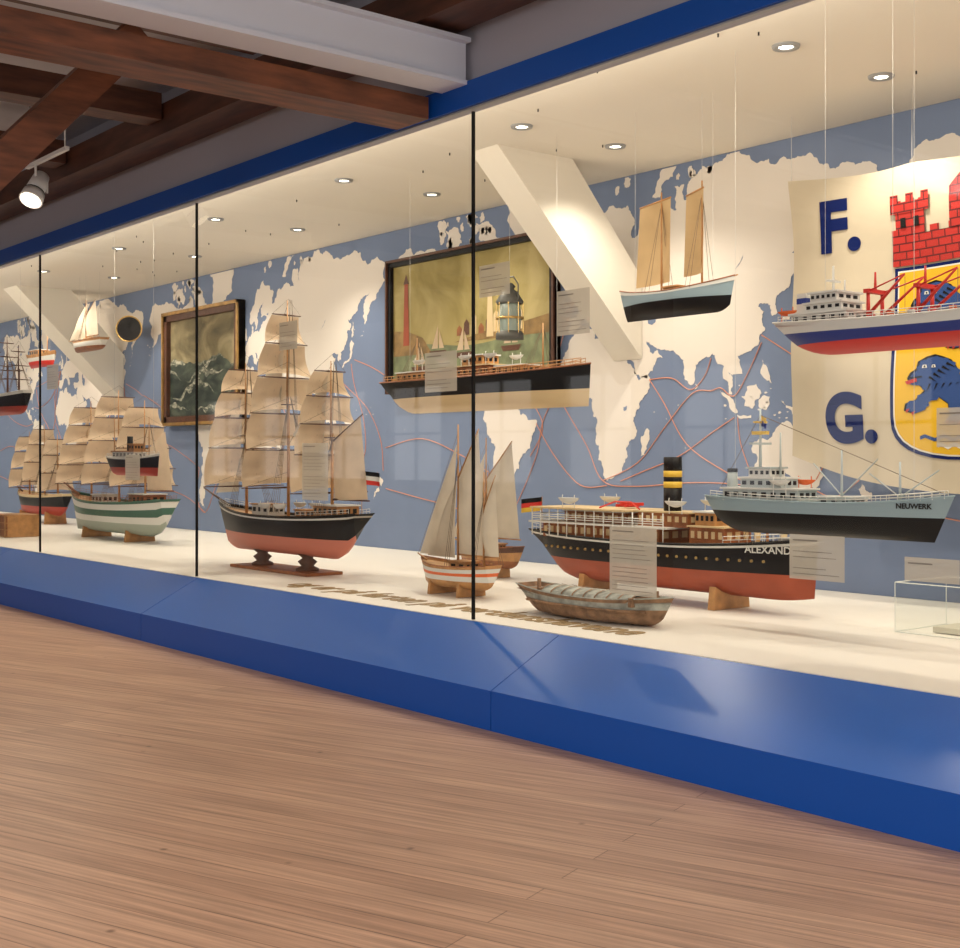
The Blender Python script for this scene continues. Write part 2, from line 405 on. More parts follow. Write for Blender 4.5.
C.append([(173,-35),(178,-38),(176,-41),(173,-39)]); C.append([(173,-41),(174,-43),(167,-47),(168,-44)]); C.append([(145,-41),(148,-41),(147,-43.5)])
C.append([(80,9),(82,7),(80,6)]); C.append([(-84,22),(-77,20.5),(-75,20),(-80,23)]); C.append([(-73,20),(-69,19.5),(-72,18)])
C.append([(52,71),(57,70.7),(60,73),(68,74.9),(60,74.9),(55,73)])
C.append([(142,54),(144,50),(142,46),(141.5,50)])
C.append([(-59,47),(-53,47),(-56,51)]); C.append([(-85,74),(-95,73),(-98,74.5),(-90,74.9)])
# scattered archipelagos: (lon range, lat range, count, size in degrees)
for lo,hi,la,lb,n,sz in((-125,-75,68,74.5,16,3),(95,135,-9,8,16,1.3),(140,170,-12,10,10,1.0),(-85,-60,12,24,10,.8),(20,110,73,74.6,7,2.5),(-180,-160,50,56,6,1.0),(-80,-72,-54,-44,7,.8),(20,28,36,40,5,.5),(45,75,-22,2,5,.6),(-160,-140,-20,22,6,.7),(145,158,44,51,4,.7)):
    for _ in range(n):
        a0,b0=random.uniform(lo,hi),random.uniform(la,lb); k=random.randint(5,7); ph=random.random()*6; r=sz*random.uniform(.4,1)
        C.append([(a0+r*random.uniform(.6,1.2)*cos(ph+2*pi*i/k),b0+r*.45*random.uniform(.6,1.2)*sin(ph+2*pi*i/k)) for i in range(k)])
LAKES=[[(50,45),(54,41),(53,37),(49,38),(47,44)],[(-92,47),(-86,48),(-84,46.5),(-88,46.5)],[(-87.5,42),(-86.3,42),(-85.5,45.5),(-87.3,45)],[(-83,43.5),(-81.5,43.5),(-80.5,45.5),(-84,46)],
       [(-125,65.5),(-119,66),(-119,65),(-123,64.8)],[(-117,61),(-110,62.5),(-112,61)],[(-98,51),(-96,53.5),(-98.5,53.5)],[(104,51.5),(109,54.5),(109.5,55.5),(107,53)],[(32,-1),(34.5,-.5),(34,-2.5),(32,-2.5)],[(58,44),(61,46),(61,44)],[(30,61),(32.5,61.5),(32,60.3)]]
def area(P): return abs(sum(P[i][0]*P[(i+1)%len(P)][1]-P[(i+1)%len(P)][0]*P[i][1] for i in range(len(P))))/2
def fractal(pts,depth,amp):
    for _ in range(depth):
        o=[]
        for i in range(len(pts)):
            a=pts[i]; c=pts[(i+1)%len(pts)]; o.append(a)
            dx,dy=c[0]-a[0],c[1]-a[1]; L=math.hypot(dx,dy)
            if L>.013:
                r=random.uniform(-amp,amp); o.append(((a[0]+c[0])/2-dy*r,(a[1]+c[1])/2+dx*r))
        pts=o
    return pts
def land_piece(polyll,off,yy,dst,zlo=ZF+.01,zhi=ZC-.01):
    base=[merc(a,b2,off) for a,b2 in polyll]
    if max(p[0] for p in base)>XR-.05 or min(p[0] for p in base)<XL+.05: return
    for amp in(.27,.24,.2,.16,.1,0):
        pts=fractal(base,5 if len(base)>20 else 3,amp) if amp else base
        pts=[(x,cl(z,zlo,zhi)) for x,z in pts]
        me=fill_mesh([pts]); A=sum(p.area for p in me.polygons); ref=area(pts)
        if ref<1e-6 or abs(A-ref)<.03*ref+1e-5: break
    o=len(dst[0])
    dst[0].extend([(v.co.x,yy,v.co.y) for v in me.vertices]); dst[1].extend([[o+i for i in p.vertices] for p in me.polygons])
    bpy.data.meshes.remove(me)
dst=([],[]); dl=([],[])
for off in(0,5.873,11.746,17.62,-5.873):
    for p in C: land_piece(p,off,DB-.004,dst)
    for p in LAKES: land_piece(p,off,DB-.006,dl)
me=bpy.data.meshes.new('world_map_mural'); me.from_pydata(dst[0],[],dst[1]); me.materials.append(LAND)
wm=bpy.data.objects.new('world_map_mural',me); scene.collection.objects.link(wm)
me=bpy.data.meshes.new('lakes'); me.from_pydata(dl[0],[],dl[1]); me.materials.append(OCEAN)
o=bpy.data.objects.new('lakes',me); scene.collection.objects.link(o); o.parent=wm
R=[[(-5,49),(-20,35),(-20,10),(-30,-8),(-35,-25),(-50,-45),(-66,-57),(-80,-50),(-76,-33)],
   [(-5,49),(-16,30),(-20,12),(-12,0),(5,-20),(17,-36),(40,-38),(80,-36),(115,-37),(140,-42)],
   [(17,-36),(42,-28),(60,-12),(78,4),(90,5),(96,6),(104,2),(112,12),(120,25)],
   [(50,12),(65,12),(77,6),(86,12),(90,20)],[(50,12),(60,0),(75,-20),(100,-32),(114,-36)],
   [(104,-8),(90,-15),(70,-25),(45,-32),(30,-36)],[(-35,-8),(-20,-25),(0,-38),(20,-38)],
   [(-5,49),(-30,45),(-50,42),(-70,40)],[(-8,44),(-30,30),(-60,22),(-75,23)],[(-70,38),(-60,20),(-35,0),(-30,-12),(-40,-25)],
   [(145,35),(165,30),(179,25)],[(120,28),(135,20),(160,5),(175,-15),(178,-33)],[(150,-38),(160,-40),(172,-34)],
   [(-80,7),(-100,5),(-130,10),(-160,20),(-179,25)],[(-76,-33),(-100,-25),(-140,-15),(-179,-20)],[(-66,-57),(-100,-50),(-150,-45),(-179,-42)],
   [(115,-34),(108,-20),(106,-8)],[(150,-34),(158,-20),(155,0),(145,20),(141,33)]]
mb=MB()
for off in(0,5.873,11.746,17.62,-5.873):
    for r in R:
        P=[merc(a,b2,off) for a,b2 in r]
        if max(p[0] for p in P)>XR or min(p[0] for p in P)<XL: continue
        sm=[]
        for i in range(len(P)-1):
            p0=P[max(0,i-1)];p1=P[i];p2=P[i+1];p3=P[min(len(P)-1,i+2)]
            for k in range(6):
                u=k/6
                sm.append(tuple(.5*((2*p1[j])+(-p0[j]+p2[j])*u+(2*p0[j]-5*p1[j]+4*p2[j]-p3[j])*u*u+(-p0[j]+3*p1[j]-3*p2[j]+p3[j])*u**3) for j in(0,1)))
        sm.append(P[-1])
        for a,c in zip(sm,sm[1:]):
            if min(a[1],c[1])>ZF+.02: mb.cyl((a[0],DB-.005,a[1]),(c[0],DB-.005,c[1]),.0045,.0045,ROUTE,4,False)
mb.build('routes',parent=wm)

# ------------------------------------------------------------------ boxed-in roof struts in the case
def strut(s0,s1,name):
    mb=MB()
    P=[(6.16,ZC),(6.92,ZC),(7.69,2.86),(7.69,2.20)]
    for x in(-s0,-s1): mb.poly([(x,*q) for q in P],CASEW)
    mb.poly([(-s0,*P[0]),(-s1,*P[0]),(-s1,*P[3]),(-s0,*P[3])],CASEW)
    mb.poly([(-s0,*P[1]),(-s1,*P[1]),(-s1,*P[2]),(-s0,*P[2])],CASEW)
    return mb.build(name)
strut(7.42,7.74,'roof_strut'); strut(17.6,18.1,'roof_strut')

# ------------------------------------------------------------------ downlights
LAMP=mat('lamp_glow',(1,.95,.8),.5,emit=((1,.90,.72),14))
def spot(x,y,z,e,size=radians(125),col=(1,.89,.735),r=.05,name='downlight_lamp'):
    l=bpy.data.lights.new('spot','SPOT'); l.energy=e; l.spot_size=size; l.spot_blend=.7; l.color=col; l.shadow_soft_size=r
    o=bpy.data.objects.new(name,l); scene.collection.objects.link(o); o.location=(x,y,z); return o
mb=MB()
for k in range(0,13):
    s=2.34+2.28*(k-0)
    for d in (5.95,6.87):
        mb.lathe((-s,d,ZC-.001),[(.040,-.002),(.045,-.012),(.075,-.014),(.08,0)],GREYM,18)
        mb.lathe((-s,d,ZC-.001),[(0,-.006),(.041,-.006)],LAMP,18)
        if k<11: spot(-s,d,ZC-.03,92 if k<8 else 75)
mb.build('recessed_downlights')
l=bpy.data.lights.new('strip','AREA'); l.shape='RECTANGLE'; l.size=24; l.size_y=.12; l.energy=170; l.color=(1,.88,.71)
o=bpy.data.objects.new('added_fascia_fill',l); scene.collection.objects.link(o); o.location=(-12.7,DG+.16,3.45); o.rotation_euler=(radians(80),0,0)  # added hidden strip light, lifts the case ceiling; not a known fitting
mb=MB()
for i in range(40):
    x=-random.uniform(2.5,16); y=random.uniform(5,7.3); mb.cyl((x,y,ZC-.001),(x,y,ZC-.02),.005,.005,DARK,6)
mb.build('ceiling_hooks')

# ------------------------------------------------------------------ case floor lettering
me=text_mesh('og er på farten på verdenshavene',.262,.007,.0008,.15); me.materials.append(mat('gold_letter',(.30,.20,.09),.5))
for v in me.vertices: v.co.y*=1.3
o=bpy.data.objects.new('case_floor_lettering',me); scene.collection.objects.link(o); o.location=(-8.40,4.93,ZF+.002)

# ================================================================== SHIPS
# 1. three-masted bark
mb=MB()
bt,dz,xx=hull(mb,2.35,.40,.32,.16,[(.82,BLACK),(.9,WHITE),(1,BLACK)],PINK,bow_rise=.08,stern_rise=.05,sw=.45,bowrake=.18,sternrake=.12,counter=.2,forefoot=.06,bul=.03)
rail(mb,bt,dz,xx,.03,.3,.04,WHITE,10); rail(mb,bt,dz,xx,.8,.97,.04,WHITE,7)
house(mb,-.95,-.6,.2,.33,.42,WOODL,5,roof=WHITE); house(mb,.15,.42,.16,.31,.40,WHITE,3,roof=WOODL); house(mb,-.42,-.25,.12,.31,.37,WOODL,2)
for x in(-.2,.05): 
    for sd in(1,-1): lifeboat(mb,x,sd*.17,.38,.2,WHITE)
mb.cyl((1.0,0,.38),(1.46,0,.52),.014,.006,WOODD,8)
sets=[(.66,1.62,[(1.56,.17),(1.36,.25),(1.14,.32),(.88,.38),(.55,.43)]),
      (-.05,2.10,[(1.98,.15),(1.74,.22),(1.46,.30),(1.16,.37),(.86,.42),(.55,.46)]),
      (-.72,1.56,[(1.48,.16),(1.28,.24),(1.06,.30),(.82,.36),(.52,.40)])]
for x,zt,y in sets:
    square_mast(mb,x,.3,zt,y,ang=.14,bulge=.085)
    shrouds(mb,x-.02,.35,zt*.62,.19,5,.035); shrouds(mb,x-.04,.9,zt,.05,3,.02,False)
mb.line((-.72,0,1.54),(-.05,0,.9),ROPE); mb.line((-.05,0,2.08),(.66,0,1.1),ROPE); mb.line((.66,0,1.6),(1.44,0,.52),ROPE); mb.line((.66,0,1.15),(1.22,0,.45),ROPE)
tri_sail(mb,(.74,0,1.42),(1.42,0,.55),(.86,0,.62),SAILW,.05); tri_sail(mb,(.73,0,1.12),(1.22,0,.48),(.80,0,.5),SAILW,.05)
tri_sail(mb,(.0,0,1.92),(.60,0,1.12),(.08,0,.98),SAILW,.05); tri_sail(mb,(-.66,0,1.46),(-.12,0,.98),(-.6,0,.8),SAILW,.05)
quad_sail(mb,(-.75,0,.95),(-1.12,0,1.12),(-1.22,0,.48),(-.75,0,.46),SAIL,.05)
mb.cyl((-.74,0,.47),(-1.24,0,.47),.009,.006,WOODD,6); mb.cyl((-.74,0,.93),(-1.15,0,1.13),.008,.005,WOODD,6)
flag(mb,-1.14,0,.60,.16,.10,[BLACK,WHITE,REDP],.28)
pedestals(mb,[-.35,.38],-.14,.02,WOODD,.085,(1.25,.34))
mb.build('three_masted_sailing_ship',(-9.42,5.53,.597),pi)

# 2. green/white sailing ship
mb=MB()
bt,dz,xx=hull(mb,2.75,.52,.36,.14,[(.3,WHITE),(.62,GREEN),(.9,WHITE),(1,GREEN)],mat('hull_greygreen',(.36,.41,.34),.5),bow_rise=.1,stern_rise=.06,sw=.45,bowrake=.2,sternrake=.1,counter=.18,bul=.03)
rail(mb,bt,dz,xx,.05,.95,.05,WOOD,24)
house(mb,-1.0,-.6,.26,.34,.46,WOOD,4,roof=WHITE); house(mb,.2,.5,.2,.33,.43,WHITE,3)
mb.cyl((1.15,0,.42),(1.75,0,.6),.016,.007,WOOD,8)
for x,zt,y in [(.75,1.54,[(1.46,.22),(1.25,.29),(1.02,.37),(.78,.42),(.56,.46)]),(-.05,1.64,[(1.56,.22),(1.32,.30),(1.06,.38),(.8,.44),(.56,.48)]),(-.75,1.50,[(1.42,.2),(1.2,.28),(.97,.35),(.74,.41),(.55,.44)])]:
    square_mast(mb,x,.3,zt,y,ang=.14,bulge=.09); shrouds(mb,x-.02,.38,zt*.65,.25,5,.04)
tri_sail(mb,(.8,0,1.38),(1.7,0,.62),(.95,0,.62),SAIL,.05)
quad_sail(mb,(-.8,0,.95),(-1.25,0,1.15),(-1.42,0,.52),(-.8,0,.5),SAIL,.05); mb.cyl((-.78,0,.5),(-1.45,0,.51),.01,.007,WOOD,6)
cradle(mb,[-.6,.6],-.07,.0,.18)
mb.build('green_white_sailing_ship',(-14.25,6.15,.527),pi)

# 3. small black steamer hanging
mb=MB()
bt,dz,xx=hull(mb,1.15,.2,.17,.08,[(.85,BLACK),(1,WHITE)],REDB,bow_rise=.04,stern_rise=.02,sw=.4,bowrake=.04,counter=.06)
house(mb,-.35,.15,.13,.16,.23,WHITE,6,roof=WOODL); house(mb,.0,.12,.1,.24,.3,WOODL,2); mb.cyl((-.08,0,.23),(-.08,0,.38),.03,.028,BLACK,12)
for x in(.35,-.45): mb.cyl((x,0,.16),(x,0,.56),.007,.004,WOODL,6)
rail(mb,bt,dz,xx,.05,.95,.03,WHITE,14); shrouds(mb,.35,.17,.5,.08,2,.03,False)
wires(mb,[(.45,0,.18),(-.45,0,.18)],ZC-1.22)
mb.build('small_black_steamer',(-11.9,5.3,1.22),0)

def sailboat(name,loc,rz,L,B,D,bands,bot,masts,sailm,stand=None,wire=False,jib=True,rr=.01,jl=.62):
    mb=MB()
    bt,dz,xx=hull(mb,L,B,D,D*.4,bands,bot,bow_rise=D*.25,stern_rise=D*.12,sw=.5,bowrake=L*.06,sternrake=L*.03,counter=D*.2,forefoot=D*.2,bul=D*.12,railmat=WOOD,N=22)
    mb.cyl((L*.42,0,D*1.1),(L*(jl+.04),0,D*1.35),rr*.8,rr*.4,WOODL,6)
    for x,h,bw in masts:
        mb.cyl((x,0,D*.6),(x,0,h),rr,rr*.5,WOODL,8)
        shrouds(mb,x-.01,D,h*.8,B*.42,3,L*.03,False)
        mb.cyl((x,0,D*1.45),(x-bw,0,D*1.45),rr*.7,rr*.5,WOODL,6)
        gz=D+(h-D)*.62
        mb.cyl((x,0,gz),(x-bw*.75,0,h*.97),rr*.6,rr*.4,WOODL,6)
        quad_sail(mb,(x-.01,0,gz),(x-bw*.74,0,h*.96),(x-bw*.97,0,D*1.5),(x-.01,0,D*1.5),sailm,B*.25)
    if jib:
        x,h,bw=masts[0]
        mb.line((x,0,h*.95),(L*(jl+.03),0,D*1.33),ROPE)
        tri_sail(mb,(x+.015,0,h*.88),(L*jl,0,D*1.35),(x+.05,0,D*1.4),sailm,B*.2)
        tri_sail(mb,(x+.012,0,h*.66),(L*jl*.78,0,D*1.3),(x+.03,0,D*1.3),sailm,B*.2)
    house(mb,-L*.22,0,B*.4,D*.85,D*1.15,WOODL,2)
    if stand: cradle(mb,[-L*.2,L*.2],-stand,.0,B*.4,WOODL,.025)
    if wire: wires(mb,[(L*.3,0,D),(-L*.35,0,D),(masts[0][0],0,masts[0][1])],ZC-loc[2])
    return mb.build(name,loc,rz)
sailboat('wooden_sailing_yacht',(-7.03,5.47,.502),pi,.80,.30,.16,[(.35,WHITE),(.55,ORANGE),(.8,WHITE),(1,WOODL)],WOODL,[(-.02,1.12,.30),(-.30,.8,.16)],SAILW,stand=.045,jl=.52)
sailboat('brown_sailing_cutter',(-7.95,6.5,.532),pi,.75,.24,.16,[(.6,WOODL),(1,WOODD)],WOOD,[(.02,1.02,.42)],SAILW,stand=.075)
# lugger with two tan sails, hanging
mb=MB()
bt,dz,xx=hull(mb,.96,.27,.16,.10,[(.75,GREYB),(1,WHITE)],BLACK,bow_rise=.06,stern_rise=.05,sw=.35,bowrake=.04,sternrake=.03,forefoot=.04,bul=.03,railmat=WOOD)
for x,h,wf,wa,zb in((.21,.82,.03,.20,.26),(-.14,.80,.10,.28,.23)):
    mb.cyl((x,0,.05),(x,0,h+.03),.008,.005,WOODL,8); mb.cyl((x+wf,-.02,h-.02),(x-wa*.8,.03,h-.04),.006,.006,WOODL,6)
    quad_sail(mb,(x+wf,-.02,h-.02),(x-wa*.8,.03,h-.045),(x-wa,.05,zb),(x+wf,-.03,zb),SAILT,.07)
    shrouds(mb,x,.16,h*.9,.12,2,.04,False)
mb.cyl((.40,0,.2),(.50,0,.22),.006,.004,WOODL,6); house(mb,-.08,.04,.1,.14,.19,WOODL,2)
wires(mb,[(.3,0,.18),(-.38,0,.18),(.21,0,.84)],ZC-2.31)
mb.build('lugger_sailing_boat',(-5.76,6.3,2.31),.0)

# 4. steamer ALEXANDRA
mb=MB()
L=2.45
bt,dz,xx=hull(mb,L,.42,.31,.16,[(.85,BLACK),(.93,WHITE),(1,BLACK)],BRRED,bow_rise=.07,stern_rise=.03,sw=.5,bowrake=.03,sternrake=.16,counter=.16,forefoot=.03,bul=.01,full=.3)
house(mb,-1.02,.10,.30,.30,.395,WOOD,18,roof=WOODL,win=CREAM,wh=.45)
mb.box((-.45,0,.405),(1.32,.42,.012),WHITE)
for side in(1,-1):
    for i in range(15):
        x=-1.08+1.26*i/14; mb.cyl((x,side*.2,.31),(x,side*.2,.50),.0045,.0045,WHITE,6)
    for z in(.43,.445,.46): mb.line((-1.08,side*.2,z),(.18,side*.2,z),WHITE,.003)
for z in(.43,.46): mb.line((-1.08,-.2,z),(-1.08,.2,z),WHITE,.003)
house(mb,-.85,-.25,.2,.41,.485,WOOD,10,roof=WHITE,win=CREAM)
mb.box((-.62,0,.505),(.95,.42,.012),CREAM)
house(mb,-.12,.32,.24,.41,.50,WOOD,7,roof=CREAM,win=CREAM); house(mb,.34,.62,.26,.31,.42,WOOD,5,roof=CREAM,win=CREAM)
house(mb,.36,.52,.2,.43,.51,WOODL,4,roof=WHITE)
FX=.08
for z0,z1,mm,r in((.5,.66,BLACK,.06),(.66,.70,YEL,.0615),(.70,.73,BLACK,.06),(.73,.77,YEL,.0615),(.77,.86,BLACK,.06)): mb.cyl((FX,0,z0),(FX,0,z1),r,r,mm,18)
for i in range(4): mb.box((-.42+i*.04,.05,.53+.01*(i%2)),(.03,.12,.02),REDP)
mb.path([(-.5,-.1,.515),(-.35,-.1,.56),(-.2,-.1,.56),(-.12,-.1,.515)],REDP,.006)
for sd in(1,-1): lifeboat(mb,-.7,sd*.2,.54,.2,WHITE); lifeboat(mb,.26,sd*.17,.54,.18,WHITE)
for x in(.75,.95): mb.cyl((x,.03,.32),(x,.03,.40),.015,.022,CREAM,10); 
mb.cyl((.85,0,.32),(.85,0,.80),.009,.005,WOODL,8); shrouds(mb,.85,.34,.75,.14,3,.04,False)
mb.box((1.0,0,.35),(.08,.08,.05),GREYM)
rail(mb,bt,dz,xx,.76,.98,.045,WHITE,10); rail(mb,bt,dz,xx,.02,.12,.05,WHITE,5)
for i in range(26):
    t=.1+.8*i/26
    for sd in(1,-1): mb.cyl((xx(t),sd*bt(t)*.95,.235),(xx(t),sd*(bt(t)+.004),.235),.009,.009,BRASS,8)
flag(mb,-1.2,0,.47,.17,.1,[BLACK,REDP,YEL],.16)
cradle(mb,[-.62,.55],-.083,.0,.17,WOODL,.05)
al=mb.build('steamer_alexandra',(-5.88,6.3,.540),0)
hull_name('ALEXANDRA',.062,WHITE,.79,.285,bt,L,al)

# 5. old barge
mb=MB()
OLD=mat('weathered_paint',(.36,.37,.33),.8,var=.45,scale=16); OLDW=mat('weathered_wood',(.28,.16,.09),.8,var=.5,scale=18)
bt,dz,xx=hull(mb,1.22,.34,.14,.06,[(.35,OLDW),(.75,OLD),(1,OLDW)],OLDW,bow_rise=.035,stern_rise=.03,sw=.55,bowrake=.08,sternrake=.06,counter=.05,forefoot=.05,deck=OLDW,bul=.03,p=4,railmat=OLD)
mb.grid(lambda u,v:(-.36+.74*u,.12*cos(pi*v),.13+.045*sin(pi*v)),8,8,OLD)
for i in range(9): mb.grid(lambda u,v,i=i:(-.36+.0925*i+.012*u,.125*cos(pi*v),.13+.052*sin(pi*v)),1,8,OLDW)
for x in(-.37,.39): mb.box((x,0,.135),(.03,.24,.05),OLDW)
for x in(-.5,.48): mb.cyl((x,0,.1),(x,0,.2),.012,.012,OLDW,8)
for side in(1,-1):
    mb.path([(xx(i/20,.5),side*(bt(i/20)+.004),.085) for i in range(2,19)],OLDW,.008,5)
mb.build('old_cargo_barge',(-5.46,5.28,ZF+.003),0)

# 6. grey naval ship hanging (bow right)
mb=MB()
bt,dz,xx=hull(mb,1.55,.25,.185,.122,[(1,GREYB)],BLACK,bow_rise=.05,stern_rise=.02,sw=.5,bowrake=.11,sternrake=.05,counter=.07,bul=.02,deck=mat('deck_green',(.18,.25,.22),.6))
rail(mb,bt,dz,xx,.03,.97,.03,WHITE,26)
LG=mat('paint_lightgrey',(.45,.50,.50),.5)
house(mb,-.62,-.10,.17,.18,.245,LG,8,roof=WHITE); house(mb,-.50,-.22,.15,.25,.305,LG,5,roof=WHITE); house(mb,-.45,-.30,.13,.31,.36,WHITE,4,roof=LG)
mb.cyl((-.62,0,.24),(-.62,0,.34),.032,.028,LG,12); mb.cyl((-.62,0,.34),(-.62,0,.36),.03,.03,BLACK,12)
mb.cyl((-.42,0,.36),(-.42,0,.70),.009,.005,LG,8); mb.box((-.42,0,.5),(.03,.16,.012),LG); mb.box((-.42,0,.56),(.1,.03,.02),YEL); mb.box((-.42,0,.62),(.02,.1,.01),YEL)
mb.line((-.42,0,.66),(.7,0,.25),ROPE); mb.line((-.42,0,.66),(-.72,0,.23),ROPE)
mb.cyl((-.28,0,.31),(-.28,0,.56),.007,.004,LG,8)
for x,h in((.12,.46),(.47,.40)):
    mb.cyl((x,0,.17),(x,0,h),.008,.005,LG,8); mb.line((x,0,.22),(x+.22,0,h*.9),LG,.004); mb.line((x,0,.22),(x-.18,0,h*.85),LG,.004)
house(mb,.02,.22,.13,.165,.205,LG,3); mb.box((.35,0,.18),(.18,.14,.03),WOOD); mb.cyl((.6,0,.18),(.6,0,.22),.025,.025,LG,10); mb.cyl((.6,0,.21),(.7,0,.23),.008,.006,LG,8)
for sd in(1,-1): lifeboat(mb,-.2,sd*.11,.26,.14,ORANGE if sd>0 else WHITE)
flag(mb,-.42,0,.6,.08,.06,[YEL,BLUEH],.05,1)
wires(mb,[(.55,0,.22),(-.6,0,.22)],ZC-.975)
gs=mb.build('grey_naval_ship',(-4.26,5.8,.975),0)
hull_name('NEUWERK',.036,BLACK,.50,.168,bt,1.55,gs)

# 7. cargo ship hanging (stern left)
mb=MB()
bt,dz,xx=hull(mb,1.95,.30,.155,.06,[(.5,BLUEH),(1,WHITE)],REDP,bow_rise=.07,stern_rise=.03,sw=.55,bowrake=.12,sternrake=.10,counter=.06,bul=.02,deck=mat('deck_red',(.40,.10,.06),.6),full=.25)
rail(mb,bt,dz,xx,.02,.97,.03,WHITE,30)
house(mb,-.84,-.50,.20,.16,.21,WHITE,6); house(mb,-.76,-.54,.18,.22,.26,WHITE,5); house(mb,-.72,-.56,.2,.27,.31,WHITE,5)
mb.box((-.82,0,.27),(.06,.08,.12),WHITE); mb.box((-.82,0,.29),(.062,.082,.03),BLUEH); mb.cyl((-.65,0,.31),(-.65,0,.46),.008,.005,WHITE,8); mb.box((-.65,0,.38),(.02,.1,.01),WHITE)
mb.cyl((-.58,0,.31),(-.58,0,.38),.006,.004,WHITE,8)
lifeboat(mb,-.88,-.08,.2,.12,ORANGE)
HG=mat('hatch_grey',(.42,.38,.34),.6)
for x in(-.40,-.12,.20,.50):
    for sd in(-.06,.06):
        mb.cyl((x,sd,.15),(x,sd,.30),.011,.009,REDP,10)
        mb.cyl((x,sd,.18),(x+.22,sd*1.4,.36),.010,.005,REDP,8); mb.cyl((x,sd,.30),(x+.22,sd*1.4,.36),.004,.004,REDP,6)
    mb.box((x,0,.30),(.03,.16,.02),REDP); mb.cyl((x,0,.30),(x,0,.40),.008,.005,REDP,8)
    mb.line((x+.22,-.08,.36),(x+.22,-.08,.2),ROPE,.0015)
    mb.box((x+.14,0,.155),(.2,.2,.03),HG)
for i in range(12): mb.box((-.45+i*.11,-.12,.165),(.03,.02,.03),[WHITE,REDP,ORANGE][i%3])
mb.cyl((.80,0,.18),(.80,0,.34),.008,.005,WHITE,8)
zl=1.90; SC=.95
wires(mb,[(-.7,0,.31),(-.3,0,.17),(.3,0,.17),(.7,0,.2)],(ZC-zl)/SC)
mb.build('cargo_ship',(-3.25,5.35,zl),0,scale=SC)

# 8. long passenger steamer hanging
mb=MB()
bt,dz,xx=hull(mb,2.5,.32,.26,.125,[(1,BLACK)],CREAM,bow_rise=.04,stern_rise=.01,sw=.4,bowrake=.02,sternrake=.12,counter=.13,bul=.015,railmat=WOOD)
rail(mb,bt,dz,xx,.03,.97,.045,WOODL,34,r=.003)
house(mb,-.95,-.45,.2,.25,.33,WOODL,7,roof=WHITE); house(mb,-.35,.25,.2,.25,.34,WOOD,9,roof=CREAM); house(mb,.32,.62,.18,.25,.32,WOODL,4,roof=WHITE); house(mb,-.1,.15,.16,.35,.42,WOODL,4,roof=WHITE)
for x in(-.8,.75): mb.cyl((x,0,.25),(x,0,.62),.007,.004,WOODL,8); shrouds(mb,x,.27,.58,.13,3,.04,False)
for x in(-.6,-.3,.0,.3):
    for sd in(1,-1): lifeboat(mb,x,sd*.13,.38,.16,WHITE)
for x in(.85,1.0,-1.05): mb.box((x,0,.27),(.08,.09,.05),WOODL)
wires(mb,[(.9,0,.28),(-.9,0,.26)],ZC-1.755)
mb.build('passenger_steamer',(-7.82,6.3,1.755),0)

mb=MB()
bt,dz,xx=hull(mb,1.5,.3,.25,.1,[(.8,BLACK),(1,WHITE)],REDB,bow_rise=.06,stern_rise=.04,sw=.4,bowrake=.1,counter=.1)
for x,zt in((.42,.9),(-.05,.98),(-.45,.85)):
    square_mast(mb,x,.2,zt,[(zt-.08,.1),(zt-.25,.16),(zt-.42,.2)],sails=False,mastm=WOODD); shrouds(mb,x,.26,zt*.8,.14,4,.03)
mb.cyl((.65,0,.28),(.95,0,.4),.01,.005,WOODD,6); wires(mb,[(.5,0,.3),(-.5,0,.3)],ZC-1.92)
mb.build('black_brig',(-16.35,5.6,1.92),pi)
mb=MB()
bt,dz,xx=hull(mb,1.9,.4,.28,.13,[(.8,BLACK),(1,CREAM)],REDB,bow_rise=.07,stern_rise=.04,sw=.4,bowrake=.12,counter=.12)
for x,zt,hw in((.5,1.2,.34),(-.1,1.3,.36),(-.6,1.15,.32)):
    square_mast(mb,x,.25,zt,[(zt-.08,hw*.5),(zt-.3,hw*.7),(zt-.55,hw*.9),(zt-.82,hw)],bulge=.07); shrouds(mb,x,.28,zt*.7,.19,4,.03)
cradle(mb,[-.5,.5],-.118,0,.16); mb.cyl((.8,0,.32),(1.2,0,.45),.012,.006,WOODD,6)
mb.build('red_black_sailing_ship',(-18.5,6.85,.575),pi)
mb=MB()
bt,dz,xx=hull(mb,1.0,.26,.17,.08,[(.6,WHITE),(1,WOODL)],REDP,bow_rise=.05,stern_rise=.04,sw=.5,bowrake=.06)
house(mb,-.3,.05,.16,.16,.25,WOODL,4,roof=WHITE); mb.cyl((.2,0,.15),(.2,0,.5),.008,.005,WOODL,6); wires(mb,[(.3,0,.2),(-.3,0,.2)],ZC-2.72)
mb.build('small_fishing_boat',(-18.9,7.0,2.72),0)
sailboat('small_sloop',(-15.95,6.5,2.74),pi,1.0,.26,.13,[(.7,WHITE),(1,WOODL)],WOOD,[(.08,.66,.4)],SAILW,wire=True)
mb=MB()
mb.lathe((0,0,0),[(.07,.26),(.075,.05),(.11,-.03),(.165,-.09),(.18,-.105),(.175,-.115),(.165,-.105),(.15,-.09)],BRASS,24,'y')
mb.lathe((0,0,0),[(.0,-.085),(.162,-.10)],DARK,24,'y')
mb.cyl((0,.2,0),(-.16,.36,0),.03,.03,BRASS,10)
mb.build('brass_ship_horn',(-16.70,7.40,3.13),radians(52))
mb=MB(); mb.box((0,0,.13),(.6,.4,.26),WOODL)
for z in(.05,.13,.21): mb.box((0,-.205,z),(.62,.012,.07),WOOD)
for x in(-.27,.27): mb.box((x,-.212,.13),(.05,.012,.26),WOODL)
mb.build('wooden_crate',(-15.6,5.45,ZF+.002))

